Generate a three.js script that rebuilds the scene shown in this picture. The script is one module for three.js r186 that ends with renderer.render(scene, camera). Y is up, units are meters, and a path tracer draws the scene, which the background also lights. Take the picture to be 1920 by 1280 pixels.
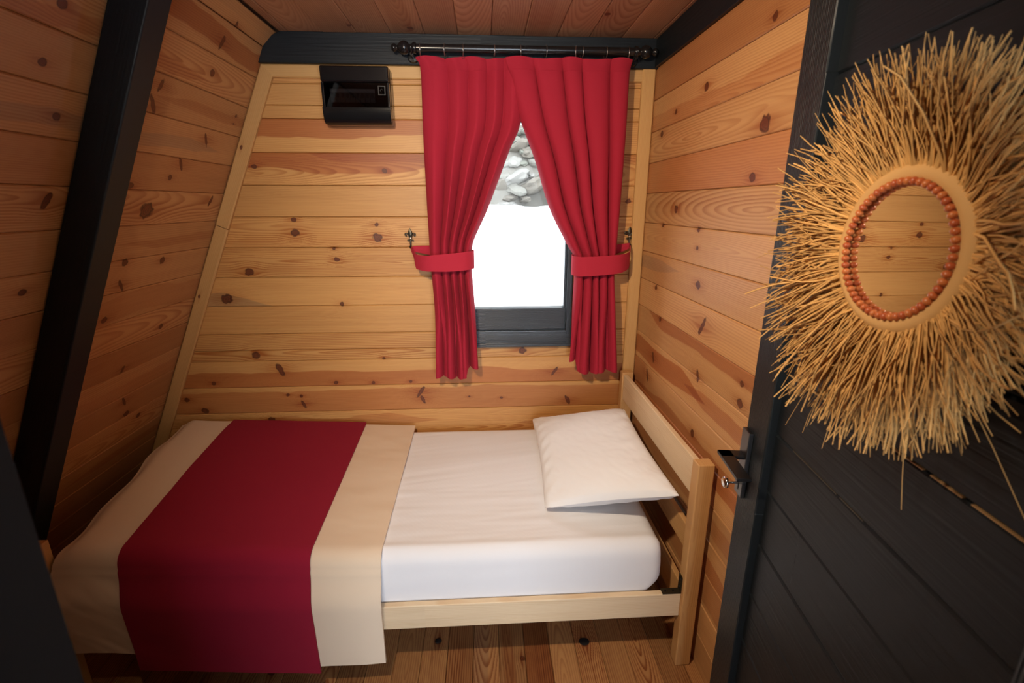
import * as THREE from 'three';
import { mergeGeometries, mergeVertices, toCreasedNormals } from 'three/addons/utils/BufferGeometryUtils.js';
import { RoundedBoxGeometry } from 'three/addons/geometries/RoundedBoxGeometry.js';
import { RectAreaLightUniformsLib } from 'three/addons/lights/RectAreaLightUniformsLib.js';

// ---------------------------------------------------------------- camera, sky, lights, exposure
const scene = new THREE.Scene();
const camera = new THREE.PerspectiveCamera(71.13, 1920 / 1280, 0.02, 200);
camera.position.set(0, 1.75, 2.442);
camera.rotation.order = 'YXZ';
camera.rotation.set(THREE.MathUtils.degToRad(-15.9), THREE.MathUtils.degToRad(-3.3), 0);
camera.focus = 2.1;
camera.userData.fStop = 4.5;
const renderer = new THREE.WebGLRenderer({ antialias: true });
renderer.toneMapping = THREE.LinearToneMapping;
renderer.toneMappingExposure = 0.76;
renderer.shadowMap.enabled = true;
scene.background = new THREE.Color().setRGB(0.9, 0.96, 1.0);      // overcast winter sky
scene.backgroundIntensity = 7;
RectAreaLightUniformsLib.init();
// daylight of the glazed front of the cabin, behind the camera
const day = new THREE.RectAreaLight(new THREE.Color().setRGB(0.62, 0.77, 1.0), 7.5, 1.9, 1.9);
day.name = 'front_window_daylight';
day.position.set(0.75, 1.35, 4.93); day.lookAt(0.75, 1.35, 0);
scene.add(day);
const SPOT = new THREE.Vector3(-0.42, 2.3, 1.95), AIM = new THREE.Vector3(0.48, 1.2, 0.2);
const SPOT_CD = 13.5, SPOT_RGB = [1.0, 0.80, 0.58];

// ---------------------------------------------------------------- helpers
const D2R = Math.PI / 180;
function rng(seed) { let a = seed >>> 0; return () => { a = (a + 0x6D2B79F5) >>> 0; let t = a; t = Math.imul(t ^ (t >>> 15), t | 1); t ^= t + Math.imul(t ^ (t >>> 7), t | 61); return ((t ^ (t >>> 14)) >>> 0) / 4294967296; }; }
const NT = new Float32Array(65536); { const r = rng(77); for (let i = 0; i < 65536; i++) NT[i] = r(); }
function noise(x, y) {
  const xi = Math.floor(x), yi = Math.floor(y); let fx = x - xi, fy = y - yi;
  fx = fx * fx * (3 - 2 * fx); fy = fy * fy * (3 - 2 * fy);
  const x0 = xi & 255, x1 = (xi + 1) & 255, y0 = (yi & 255) << 8, y1 = ((yi + 1) & 255) << 8;
  const a = NT[y0 | x0], b = NT[y0 | x1], c = NT[y1 | x0], d = NT[y1 | x1];
  return a + (b - a) * fx + (c - a + (a - b - c + d) * fx) * fy;
}
const fbm = (x, y) => 0.55 * noise(x, y) + 0.28 * noise(x * 2.1 + 9, y * 2.1 + 3) + 0.17 * noise(x * 4.3 + 5, y * 4.3 + 31);
const clamp = (x, a, b) => x < a ? a : x > b ? b : x;
const lerp = (a, b, t) => a + (b - a) * t;
const sst = (a, b, x) => { const t = clamp((x - a) / (b - a), 0, 1); return t * t * (3 - 2 * t); };
const V3 = (x, y, z) => new THREE.Vector3(x, y, z);
function interp(pts, x) {          // pts: [[x, y], ...], x falling or rising
  const up = pts[pts.length - 1][0] > pts[0][0];
  for (let i = 0; i < pts.length - 1; i++) {
    const [a, ya] = pts[i], [b, yb] = pts[i + 1];
    if (up ? x <= b : x >= b) return lerp(ya, yb, clamp((x - a) / (b - a), 0, 1));
  }
  return pts[pts.length - 1][1];
}
const names = {};
function numbered(n) { const k = names[n] = (names[n] ?? -1) + 1; return k ? `${n}_${String(k).padStart(3, '0')}` : n; }
function shade(m) { m.castShadow = m.receiveShadow = true; return m; }
function mesh(name, geo, mat, parent = scene) {
  const m = shade(new THREE.Mesh(geo, mat)); m.name = parent === scene ? numbered(name) : name; parent.add(m); return m;
}
function tag(o, label, category, group) { o.userData.label = label; o.userData.category = category; if (group) o.userData.group = group; return o; }
function thing(name, label, category, p = [0, 0, 0], group) {
  const g = new THREE.Group(); g.name = numbered(name); g.position.set(...p); scene.add(g); return tag(g, label, category, group);
}
function struct(name, label) { const g = new THREE.Group(); g.name = name; g.userData.kind = 'structure'; if (label) g.userData.label = label; scene.add(g); return g; }
function structMesh(name, geo, mat, label) { const m = shade(new THREE.Mesh(geo, mat)); m.name = name; m.userData.kind = 'structure'; if (label) m.userData.label = label; scene.add(m); return m; }
const box = (x0, x1, y0, y1, z0, z1, r = 0) => {
  const g = r ? new RoundedBoxGeometry(x1 - x0, y1 - y0, z1 - z0, 2, r) : new THREE.BoxGeometry(x1 - x0, y1 - y0, z1 - z0);
  return g.translate((x0 + x1) / 2, (y0 + y1) / 2, (z0 + z1) / 2);
};
// uv of any geometry from its own positions in metres: u along axis a, v along axis b
function metreUV(g, a, b, su = 1, sv = 1, ou = 0, ov = 0) {
  const p = g.attributes.position, uv = new Float32Array(p.count * 2);
  for (let i = 0; i < p.count; i++) { const q = [p.getX(i), p.getY(i), p.getZ(i)]; uv[2 * i] = q[a] / su + ou; uv[2 * i + 1] = q[b] / sv + ov; }
  g.setAttribute('uv', new THREE.BufferAttribute(uv, 2)); return g;
}

// ---------------------------------------------------------------- procedural timber
function dataTex(w, h, data, srgb = true) {
  const t = new THREE.DataTexture(data, w, h, THREE.RGBAFormat); t.magFilter = THREE.LinearFilter; t.minFilter = THREE.LinearFilter;
  t.wrapS = t.wrapT = THREE.RepeatWrapping; if (srgb) t.colorSpace = THREE.SRGBColorSpace; t.needsUpdate = true; return t;
}
const toS = new Uint8Array(4096); for (let i = 0; i < 4096; i++) { const c = i / 4095; toS[i] = Math.round(255 * (c <= 0.0031308 ? 12.92 * c : 1.055 * Math.pow(c, 1 / 2.4) - 0.055)); }
const enc = c => toS[clamp(c * 4095, 0, 4095) | 0];
// one texture for a boarded surface: u along the boards, v across them, in metres
function timber({ u0, v0, W, H, pw, boards, knots = [], early = [0.66, 0.43, 0.205], late = [0.50, 0.255, 0.090], seed = 1, tint = [1, 1, 1] }) {
  const ph = Math.round(pw * H / W), out = new Uint8Array(pw * ph * 4), R = rng(seed * 991 + 7);
  for (const b of boards) {
    b.s = R() * 200; b.sp ??= 0.0055 + R() * 0.004; b.flat ??= R() < 0.45; b.cu ??= u0 + R() * W; b.cv ??= lerp(b.a, b.b, 0.2 + R() * 0.6);
    b.sl ??= 0.035 + R() * 0.05; b.tone ??= 0.88 + R() * 0.2; b.warm ??= R() * 0.5; b.heart ??= []; b.str ??= b.flat ? 0.78 : 0.45;
    b.k = knots.filter(k => k[1] > b.a - 0.01 && k[1] < b.b + 0.01);
  }
  for (let j = 0; j < ph; j++) {
    const v = v0 + (j + 0.5) / ph * H; let b = boards[boards.length - 1];
    for (const q of boards) if (v >= q.a && v < q.b) { b = q; break; }
    const mid = (b.a + b.b) / 2, f = (v - b.a) / (b.b - b.a);
    for (let i = 0; i < pw; i++) {
      const u = u0 + (i + 0.5) / pw * W;
      let vs = v, kn = 0, kr = 0, halo = 0;
      for (const k of b.k) {
        const du = u - k[0], dv = v - k[1], r = k[2] * 0.84;
        if (du > r * 9 || du < -r * 9) continue;
        const e = Math.exp(-(dv * dv) / (5 * r * r) - du * du / (12 * r * r));
        vs -= dv * 0.8 * e;
        let q;
        if (k[3] === 1) { const t = 0.35, a = du * 1 + dv * t, c = dv; q = Math.hypot(a / (r * 0.6), c / (r * 1.45)); }
        else if (k[3] === 2) { const a = du * 1 - dv * 0.6; q = Math.hypot(a / (r * 0.5), dv / (r * 1.5)); }
        else q = Math.hypot(du / (r * 1.12), dv / r);
        q += (noise(u * 90 + b.s, v * 90) - 0.5) * 0.45;
        if (q < 1.15) { const w = 1 - sst(0.85, 1.15, q); if (w > kn) { kn = w; kr = q; } }
        halo = Math.max(halo, Math.exp(-Math.pow(Math.hypot(du / (3.6 * r), dv / (1.35 * r)), 2)));
      }
      const warp = (noise(u * 1.3 + b.s, v * 9 + b.s) - 0.5) * 0.022 + (noise(u * 6 + b.s, v * 30) - 0.5) * 0.004;
      const d = vs - b.cv + warp;
      const rr = b.flat ? Math.hypot(d, (u - b.cu) * b.sl + (noise(u * 3.1, b.s) - 0.5) * 0.012) : d + (u - b.cu) * 0.012;
      let p = rr / b.sp; p -= Math.floor(p);
      let l = sst(0.25, 0.86, p) * (1 - sst(0.9, 1, p)) * b.str * (0.6 + 0.8 * noise(u * 2 + 40, v * 14 + b.s));
      l += (noise(u * 14 + b.s, v * 620) - 0.5) * 0.16 + (noise(u * 3 + b.s, v * 75) - 0.5) * 0.22 + b.warm * 0.22;
      l = clamp(l + halo * 0.7, 0, 1.25);
      let r = lerp(early[0], late[0], l), g = lerp(early[1], late[1], l), c = lerp(early[2], late[2], l);
      for (const h of b.heart) {
        const e = sst(h[0], h[0] + 0.25, u) * (1 - sst(h[1] - 0.35, h[1], u)); if (e <= 0) continue;
        const wob = (noise(u * 3.5 + b.s, h[2] * 9) - 0.5) * 0.3 + (noise(u * 17 + b.s, 3) - 0.5) * 0.05, m = h[3] > 0.98 ? 1.05 : h[2] < 0.02 ? -0.05 : (h[2] + h[3]) / 2;
        const we = wob * e, lo = h[2] < 0.02 ? -1 : lerp(m, h[2], e) + we, hi = h[3] > 0.98 ? 2 : lerp(m, h[3], e) + we;
        const w = sst(lo - 0.015, lo + 0.03, f) * (1 - sst(hi - 0.03, hi + 0.015, f)) * (h[4] ?? 1) * sst(0, 0.15, e);
        if (h[5]) { r *= lerp(1, 0.62, w); g *= lerp(1, 0.70, w); c *= lerp(1, 0.98, w); }
        else { r *= lerp(1, 0.70, w); g *= lerp(1, 0.46, w); c *= lerp(1, 0.36, w); }
      }
      const t = b.tone * (0.92 + 0.16 * fbm(u * 1.4 + b.s, v * 10)); r *= t; g *= t; c *= t;
      if (kn > 0) {
        const rim = sst(0.55, 0.95, kr), ring = 0.85 + 0.3 * Math.sin(kr * 22);
        const kk = lerp(1, 0.45, rim) * ring;
        const kw = kn * 0.92; r = lerp(r, 0.135 * kk, kw); g = lerp(g, 0.031 * kk, kw); c = lerp(c, 0.009 * kk, kw);
      }
      const o = 4 * (j * pw + i); out[o] = enc(r * tint[0]); out[o + 1] = enc(g * tint[1]); out[o + 2] = enc(c * tint[2]); out[o + 3] = 255;
    }
  }
  return dataTex(pw, ph, out);
}
function rows(v0, v1, step, at) { const a = []; let v = at; while (v > v0) v -= step; for (; v < v1; v += step) a.push({ a: v, b: v + step }); return a; }
// a board: chamfered strip from u0 to u1 (each a number or [at v0, at v1]), placed with basis U, V, N at O, uv into a texture of origin (tu, tv) and size (tw, th)
function board(o, u0, u1, v0, v1, t, c, tx, lift = 0) {
  u0 = Array.isArray(u0) ? u0 : [u0, u0]; u1 = Array.isArray(u1) ? u1 : [u1, u1];
  v0 += 0.0007; v1 -= 0.0007; const prof = [[v0, -t], [v0, -c], [v0 + c, 0], [v1 - c, 0], [v1, -c], [v1, -t]], pos = [], uv = [], nn = prof.length;
  const at = (v, e) => lerp(e[0], e[1], (v - v0) / (v1 - v0));
  const flip = V3().crossVectors(o.U, o.V).dot(o.N) < 0;
  const P = (u, v, n) => V3().copy(o.O).addScaledVector(o.U, u).addScaledVector(o.V, v).addScaledVector(o.N, n + lift);
  const tri = (...q) => { if (flip) q.reverse(); for (const [u, v, n] of q) { const p = P(u, v, n); pos.push(p.x, p.y, p.z); uv.push((u - tx.u0) / tx.W, (v - tx.v0) / tx.H); } };
  for (let i = 0; i < nn; i++) {
    const [va, na] = prof[i], [vb, nb] = prof[(i + 1) % nn];
    const A = [at(va, u0), va, na], B = [at(va, u1), va, na], C = [at(vb, u1), vb, nb], D = [at(vb, u0), vb, nb];
    tri(A, B, C); tri(A, C, D);
  }
  for (let i = 1; i < nn - 1; i++) for (const [e, s] of [[u0, 1], [u1, 0]]) {
    const q = [prof[0], prof[i], prof[i + 1]].map(([v, n]) => [at(v, e), v, n]); tri(...(s ? q.reverse() : q).reverse());
  }
  const g = new THREE.BufferGeometry();
  g.setAttribute('position', new THREE.Float32BufferAttribute(pos, 3)); g.setAttribute('uv', new THREE.Float32BufferAttribute(uv, 2));
  g.computeVertexNormals(); return g;
}
// a cloth of some thickness from fn(s, t) -> Vector3
function cloth(fn, ns, nt, th) {
  const P = [], N = [], W = ns + 1;
  for (let j = 0; j <= nt; j++) for (let i = 0; i <= ns; i++) P.push(fn(i / ns, j / nt));
  const at = (i, j) => P[clamp(j, 0, nt) * W + clamp(i, 0, ns)];
  for (let j = 0; j <= nt; j++) for (let i = 0; i <= ns; i++) {
    const a = at(i + 1, j).clone().sub(at(i - 1, j)), b = at(i, j + 1).clone().sub(at(i, j - 1)); N.push(a.cross(b).normalize());
  }
  const pos = [], uv = [], idx = [];
  for (const s of [0.5, -0.5]) P.forEach((p, k) => { const q = p.clone().addScaledVector(N[k], s * th); pos.push(q.x, q.y, q.z); uv.push((k % W) / ns, Math.floor(k / W) / nt); });
  const M = P.length;
  for (let j = 0; j < nt; j++) for (let i = 0; i < ns; i++) {
    const a = j * W + i, b = a + 1, c = a + W + 1, d = a + W; idx.push(a, b, c, a, c, d, M + a, M + c, M + b, M + a, M + d, M + c);
  }
  const rim = (k0, k1) => { const n = pos.length / 3; for (const k of [k0, k1, M + k1, M + k0]) { pos.push(pos[3 * k], pos[3 * k + 1], pos[3 * k + 2]); uv.push(uv[2 * k], uv[2 * k + 1]); } idx.push(n, n + 2, n + 1, n, n + 3, n + 2); };
  for (let i = 0; i < ns; i++) { rim(i, i + 1); rim(nt * W + i + 1, nt * W + i); }
  for (let j = 0; j < nt; j++) { rim((j + 1) * W, j * W); rim(j * W + ns, (j + 1) * W + ns); }
  const g = new THREE.BufferGeometry(); g.setAttribute('position', new THREE.Float32BufferAttribute(pos, 3)); g.setAttribute('uv', new THREE.Float32BufferAttribute(uv, 2)); g.setIndex(idx);
  g.computeVertexNormals(); return g;
}
// a box with soft round edges, finely divided, each point moved by fn
function softBox(x0, x1, y0, y1, z0, z1, r, nx, ny, nz, fn) {
  const hx = (x1 - x0) / 2, hy = (y1 - y0) / 2, hz = (z1 - z0) / 2, c = V3((x0 + x1) / 2, (y0 + y1) / 2, (z0 + z1) / 2);
  let g = new THREE.BoxGeometry(2 * hx, 2 * hy, 2 * hz, nx, ny, nz); g.deleteAttribute('uv'); g.deleteAttribute('normal'); g = mergeVertices(g, 1e-5);
  const p = g.attributes.position, q = V3(), n = V3();
  for (let i = 0; i < p.count; i++) {
    q.fromBufferAttribute(p, i); n.set(clamp(q.x, -hx + r, hx - r), clamp(q.y, -hy + r, hy - r), clamp(q.z, -hz + r, hz - r));
    const d = q.clone().sub(n); if (d.lengthSq() > 1e-12) q.copy(n).addScaledVector(d.normalize(), r);
    q.add(c); if (fn) fn(q); p.setXYZ(i, q.x, q.y, q.z);
  }
  g.computeVertexNormals(); return metreUV(g, 0, 2);
}
const std = (rgb, roughness = 0.6, o = {}) => new THREE.MeshStandardMaterial({ color: new THREE.Color().setRGB(...rgb), roughness, ...o });
const phys = (rgb, roughness = 0.6, o = {}) => new THREE.MeshPhysicalMaterial({ color: new THREE.Color().setRGB(...rgb), roughness, ...o });

// ---------------------------------------------------------------- materials
function grainBump(seed, w = 512, h = 512, rings = 1) {          // brushed softwood: u along the grain, 1 m by 0.5 m
  const d = new Uint8Array(w * h * 4);
  for (let j = 0; j < h; j++) for (let i = 0; i < w; i++) {
    const u = i / w, v = j / h * 0.5, c = noise(u * 2.5 + seed, v * 12) * 0.012;
    let p = (v + c) / 0.0062; p -= Math.floor(p);
    const x = 255 * clamp(rings ? sst(0.2, 0.8, p) * (1 - sst(0.88, 1, p)) * 0.75 + noise(u * 18, v * 520 + seed) * 0.25 : 0.5 * noise(u * 5 + seed, (v + c) * 130) + 0.3 * noise(u * 9, v * 420) + 0.2 * fbm(u * 6, v * 14), 0, 1);
    d.set([x, x, x, 255], 4 * (j * w + i));
  }
  return dataTex(w, h, d, false);
}
function weaveBump(f = 64) {
  const w = 256, d = new Uint8Array(w * w * 4);
  for (let j = 0; j < w; j++) for (let i = 0; i < w; i++) { const x = 255 * (0.5 + 0.25 * Math.sin(i / w * Math.PI * 2 * f) * Math.sin(j / w * Math.PI * 2 * f) + 0.25 * (noise(i * 0.3, j * 0.3) - 0.5)); d.set([x, x, x, 255], 4 * (j * w + i)); }
  return dataTex(w, w, d, false);
}
const streak = grainBump(9, 512, 512, 0), blackBump = grainBump(3), weave = weaveBump(48);
const MBlack = phys([0.0072, 0.0108, 0.0145], 0.5, { bumpMap: streak, bumpScale: 0.0011, specularIntensity: 0.6 });
const MStile = phys([0.0095, 0.0135, 0.0165], 0.45, { bumpMap: blackBump, bumpScale: 0.0016, specularIntensity: 0.8 });
const MBlackPlain = phys([0.0035, 0.0042, 0.0052], 0.6, { specularIntensity: 0.4 });
const MSlate = std([0.043, 0.054, 0.068], 0.28, { bumpMap: blackBump, bumpScale: 0.0016 });
const MGloss = phys([0.008, 0.008, 0.009], 0.16);
const MRod = phys([0.010, 0.010, 0.011], 0.2);
const MIron = std([0.02, 0.02, 0.022], 0.35, { metalness: 0.6 });
const MRing = std([0.42, 0.41, 0.40], 0.3, { metalness: 1 });
const MBracket = std([0.10, 0.085, 0.055], 0.4, { metalness: 0.85 });
const MChrome = std([0.82, 0.82, 0.82], 0.12, { metalness: 1 });
const MPlate = std([0.13, 0.13, 0.135], 0.35, { metalness: 1 });
const MBronze = std([0.075, 0.062, 0.042], 0.36, { metalness: 0.8 });
const MCurtain = phys([0.345, 0.006, 0.025], 0.9, { sheen: 0.3, sheenRoughness: 0.5, sheenColor: new THREE.Color().setRGB(0.7, 0.12, 0.12) });
const MTie = phys([0.41, 0.012, 0.034], 0.9, { sheen: 0.4, sheenRoughness: 0.5, sheenColor: new THREE.Color().setRGB(0.7, 0.15, 0.13) });
const MRunner = phys([0.26, 0.0006, 0.021], 0.95, { sheen: 0.3, sheenRoughness: 0.4, sheenColor: new THREE.Color().setRGB(0.6, 0.005, 0.05) });
const MSheet = std([0.80, 0.785, 0.79], 0.9, { bumpMap: weave, bumpScale: 0.0002 });
const MPillow = std([0.82, 0.805, 0.80], 0.9);
const MDuvet = std([0.74, 0.585, 0.43], 0.92);
const MGlass = phys([1, 1, 1], 0.0, { transmission: 1, thickness: 0, ior: 1.1 });
const MDarkWood = std([0.10, 0.045, 0.02], 0.8);

// ---------------------------------------------------------------- the room: measures
const YC = 2.475, XR = 0.81, SL = 0.445, HY = Math.hypot(1, SL), ZP0 = 2.10, ZP1 = 2.20, ZEND = 5.0;
const xl = y => -0.988 - (2.327 - y) * SL;            // the leaning left wall
// ---- back wall
{
  const tx = { u0: -2.05, v0: 0, W: 2.9, H: 2.5 }, st = 0.1458;
  const bd = rows(0, 2.5, st, 1.842), find = v => bd.find(b => v >= b.a && v < b.b);
  bd.forEach((b, i) => { b.tone = [0.98, 1.02, 0.95, 1.0, 1.04][i % 5]; b.warm = [0.1, 0.25, 0.05, 0.3, 0.15][(i * 3) % 5]; b.flat = i % 3 === 1; });
  find(2.05).heart = [[-1.9, 0.0, 0.42, 0.99]]; find(1.9).heart = [[-1.9, 0.0, 0.42, 0.99], [-0.9, 1.2, 0.78, 0.99, 0.6]];
  find(0.9).heart = [[-2.2, 1.4, 0.0, 0.62, 0.9]]; find(0.75).heart = [[-2.2, 1.4, 0.0, 0.85, 0.75]]; find(0.6).heart = [[-1.3, -0.2, 0.35, 0.8, 0.6], [0, 1.4, 0.0, 0.5, 0.5]];
  find(1.3).heart = [[-1.7, -1.0, 0.0, 0.42, 0.75, 1]];
  for (const v of [1.62, 1.47]) Object.assign(find(v), { flat: true, sl: 0.03, cu: -0.5 });
  const knots = [[-1.294, 1.299, 0.028], [-1.165, 1.435, 0.024], [-0.92, 1.622, 0.022], [-0.918, 1.683, 0.012], [-0.524, 1.598, 0.024], [-0.525, 1.66, 0.01], [-0.731, 1.492, 0.013], [-0.741, 1.545, 0.009], [-1.193, 1.0, 0.022], [-1.082, 0.921, 0.03, 1], [-0.468, 1.909, 0.013], [-1.071, 1.926, 0.013], [0.198, 1.002, 0.022], [-0.353, 0.78, 0.026, 2], [-0.345, 0.735, 0.02, 1], [-0.729, 1.266, 0.012], [-0.538, 0.973, 0.01], [-1.431, 0.85, 0.012], [-0.801, 0.84, 0.012], [-0.605, 0.836, 0.01], [-0.406, 0.838, 0.01], [-1.059, 0.776, 0.011], [-0.991, 0.768, 0.01], [-0.983, 0.72, 0.018, 1], [-1.583, 0.76, 0.014], [-1.501, 0.695, 0.02], [-1.161, 0.632, 0.02], [0.45, 0.71, 0.022, 1], [0.374, 0.883, 0.022, 2], [0.721, 1.771, 0.014], [0.724, 1.615, 0.012], [-0.093, 0.744, 0.007], [0.082, 0.733, 0.008]];
  const mat = std([1, 1, 1], 0.5, { map: timber({ ...tx, pw: 1600, boards: bd, knots, seed: 2, early: [0.60, 0.315, 0.100], late: [0.40, 0.150, 0.034] }) });
  const g = struct('wall_back', 'back wall of honey pine boards around the small window');
  const o = { O: V3(0, 0, 0), U: V3(1, 0, 0), V: V3(0, 1, 0), N: V3(0, 0, 1) }, R = rng(5);
  const wx0 = -0.145, wx1 = 0.455, wy0 = 1.025, wy1 = 2.19;
  for (const b of bd) {
    if (b.b > 2.42 || b.a < -0.05) { if (b.a < -0.05) b.a = 0; if (b.b > YC) b.b = YC - 0.005; }
    const add = (u0, u1, a, c) => { if (c - a > 0.004) mesh('plank', board(o, u0, u1, a, c, 0.018, 0.0032, tx, -R() * 0.0012), mat, g); };
    const L = (a, c) => [xl(a) - 0.03, xl(c) - 0.03];
    if (b.b <= wy0 || b.a >= wy1) add(L(b.a, b.b), XR + 0.02, b.a, b.b);
    else {
      const a = Math.max(b.a, wy0), c = Math.min(b.b, wy1);
      if (b.a < a) add(L(b.a, a), XR + 0.02, b.a, a);
      if (b.b > c) add(L(c, b.b), XR + 0.02, c, b.b);
      add(L(a, c), wx0, a, c); add(wx1, XR + 0.02, a, c);
    }
  }
  mesh('wall_core', mergeGeometries([box(-2.3, wx0, -0.1, 2.6, -0.14, -0.0195), box(wx1, 1.0, -0.1, 2.6, -0.14, -0.0195), box(wx0, wx1, -0.1, wy0, -0.14, -0.0195), box(wx0, wx1, wy1, 2.6, -0.14, -0.0195)]), MDarkWood, g);
}
// ---- right wall
{
  const tx = { u0: -0.05, v0: 0, W: 2.25, H: 2.5 }, st = 0.1388, bd = rows(0, 2.5, st, 1.945), find = v => bd.find(b => v >= b.a && v < b.b);
  bd.forEach((b, i) => { b.tone = [1.0, 0.9, 1.06, 0.95][i % 4]; b.flat = false; b.warm = [0.1, 0.35, 0, 0.2][(i * 3) % 4]; });
  const hs = (v, h) => { find(v).heart = h; };
  hs(2.3, [[-0.3, 2.6, 0, 1, 0.62]]); hs(2.15, [[-0.3, 2.6, 0.0, 0.42, 0.5]]); hs(1.87, [[-0.3, 2.6, 0, 1, 0.72]]); hs(1.2, [[0.1, 2.0, 0.6, 0.99, 0.85]]);
  hs(1.45, [[-0.2, 0.55, 0.45, 0.9, 0.55, 1]]); hs(1.05, [[-0.2, 0.9, 0.1, 0.8, 1], [0.6, 2.2, 0.3, 0.75, 0.8]]); hs(0.9, [[-0.2, 0.25, 0, 1, 0.7], [-0.1, 2.4, 0.0, 0.28, 0.8]]); hs(0.78, [[-0.2, 2.4, 0.55, 0.99, 1]]); hs(0.64, [[-0.2, 2.4, 0.2, 0.7, 0.5]]); hs(0.5, [[-0.2, 2.4, 0.0, 0.5, 0.8]]); hs(0.36, [[-0.2, 2.4, 0.2, 1, 0.5]]);
  Object.assign(find(2.0), { flat: true, cu: 0.52, cv: 2.005, sl: 0.075, sp: 0.010, str: 0.5 }); Object.assign(find(1.73), { flat: true, cu: 1.05, cv: 1.735, sl: 0.11, sp: 0.0105, str: 0.7 });
  Object.assign(find(1.6), { flat: true, cu: 0.8, cv: 1.6, sl: 0.05, str: 0.35 }); Object.assign(find(1.2), { flat: false, str: 0.45, sp: 0.005 }); Object.assign(find(2.15), { flat: true, cu: 0.4, cv: 2.1, sl: 0.04, str: 0.4 });
  const knots = [[0.576, 2.161, 0.018], [0.998, 1.975, 0.028], [0.301, 2.126, 0.012], [0.155, 2.061, 0.017], [0.967, 1.831, 0.017], [0.398, 1.735, 0.018], [0.64, 1.594, 0.01], [0.678, 1.459, 0.019], [0.241, 1.376, 0.014], [0.752, 1.315, 0.03, 2], [0.323, 1.242, 0.013], [0.757, 1.12, 0.02, 1], [1.064, 1.205, 0.012], [1.067, 1.139, 0.017], [0.771, 0.884, 0.017], [0.276, 1.043, 0.022, 1], [0.977, 2.252, 0.014], [0.635, 1.663, 0.012], [0.263, 1.664, 0.01], [0.22, 0.93, 0.024, 1], [1.5, 1.8, 0.02]];
  const mat = std([1, 1, 1], 0.5, { map: timber({ ...tx, pw: 1400, boards: bd, knots, seed: 11, early: [0.60, 0.325, 0.132], late: [0.38, 0.145, 0.044] }) });
  const g = struct('wall_right', 'right side wall of knotty pine boards'), o = { O: V3(XR, 0, 0), U: V3(0, 0, 1), V: V3(0, 1, 0), N: V3(-1, 0, 0) }, R = rng(6);
  for (const b of bd) { const a = Math.max(0, b.a), c = Math.min(YC - 0.004, b.b); if (c - a > 0.004) mesh('plank', board(o, 0.0005, ZP0 - 0.001, a, c, 0.018, 0.0032, tx, -R() * 0.0014), mat, g); }
  mesh('wall_core', box(XR + 0.0195, XR + 0.12, -0.1, 2.6, 0.001, ZP1), MDarkWood, g);
}
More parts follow.
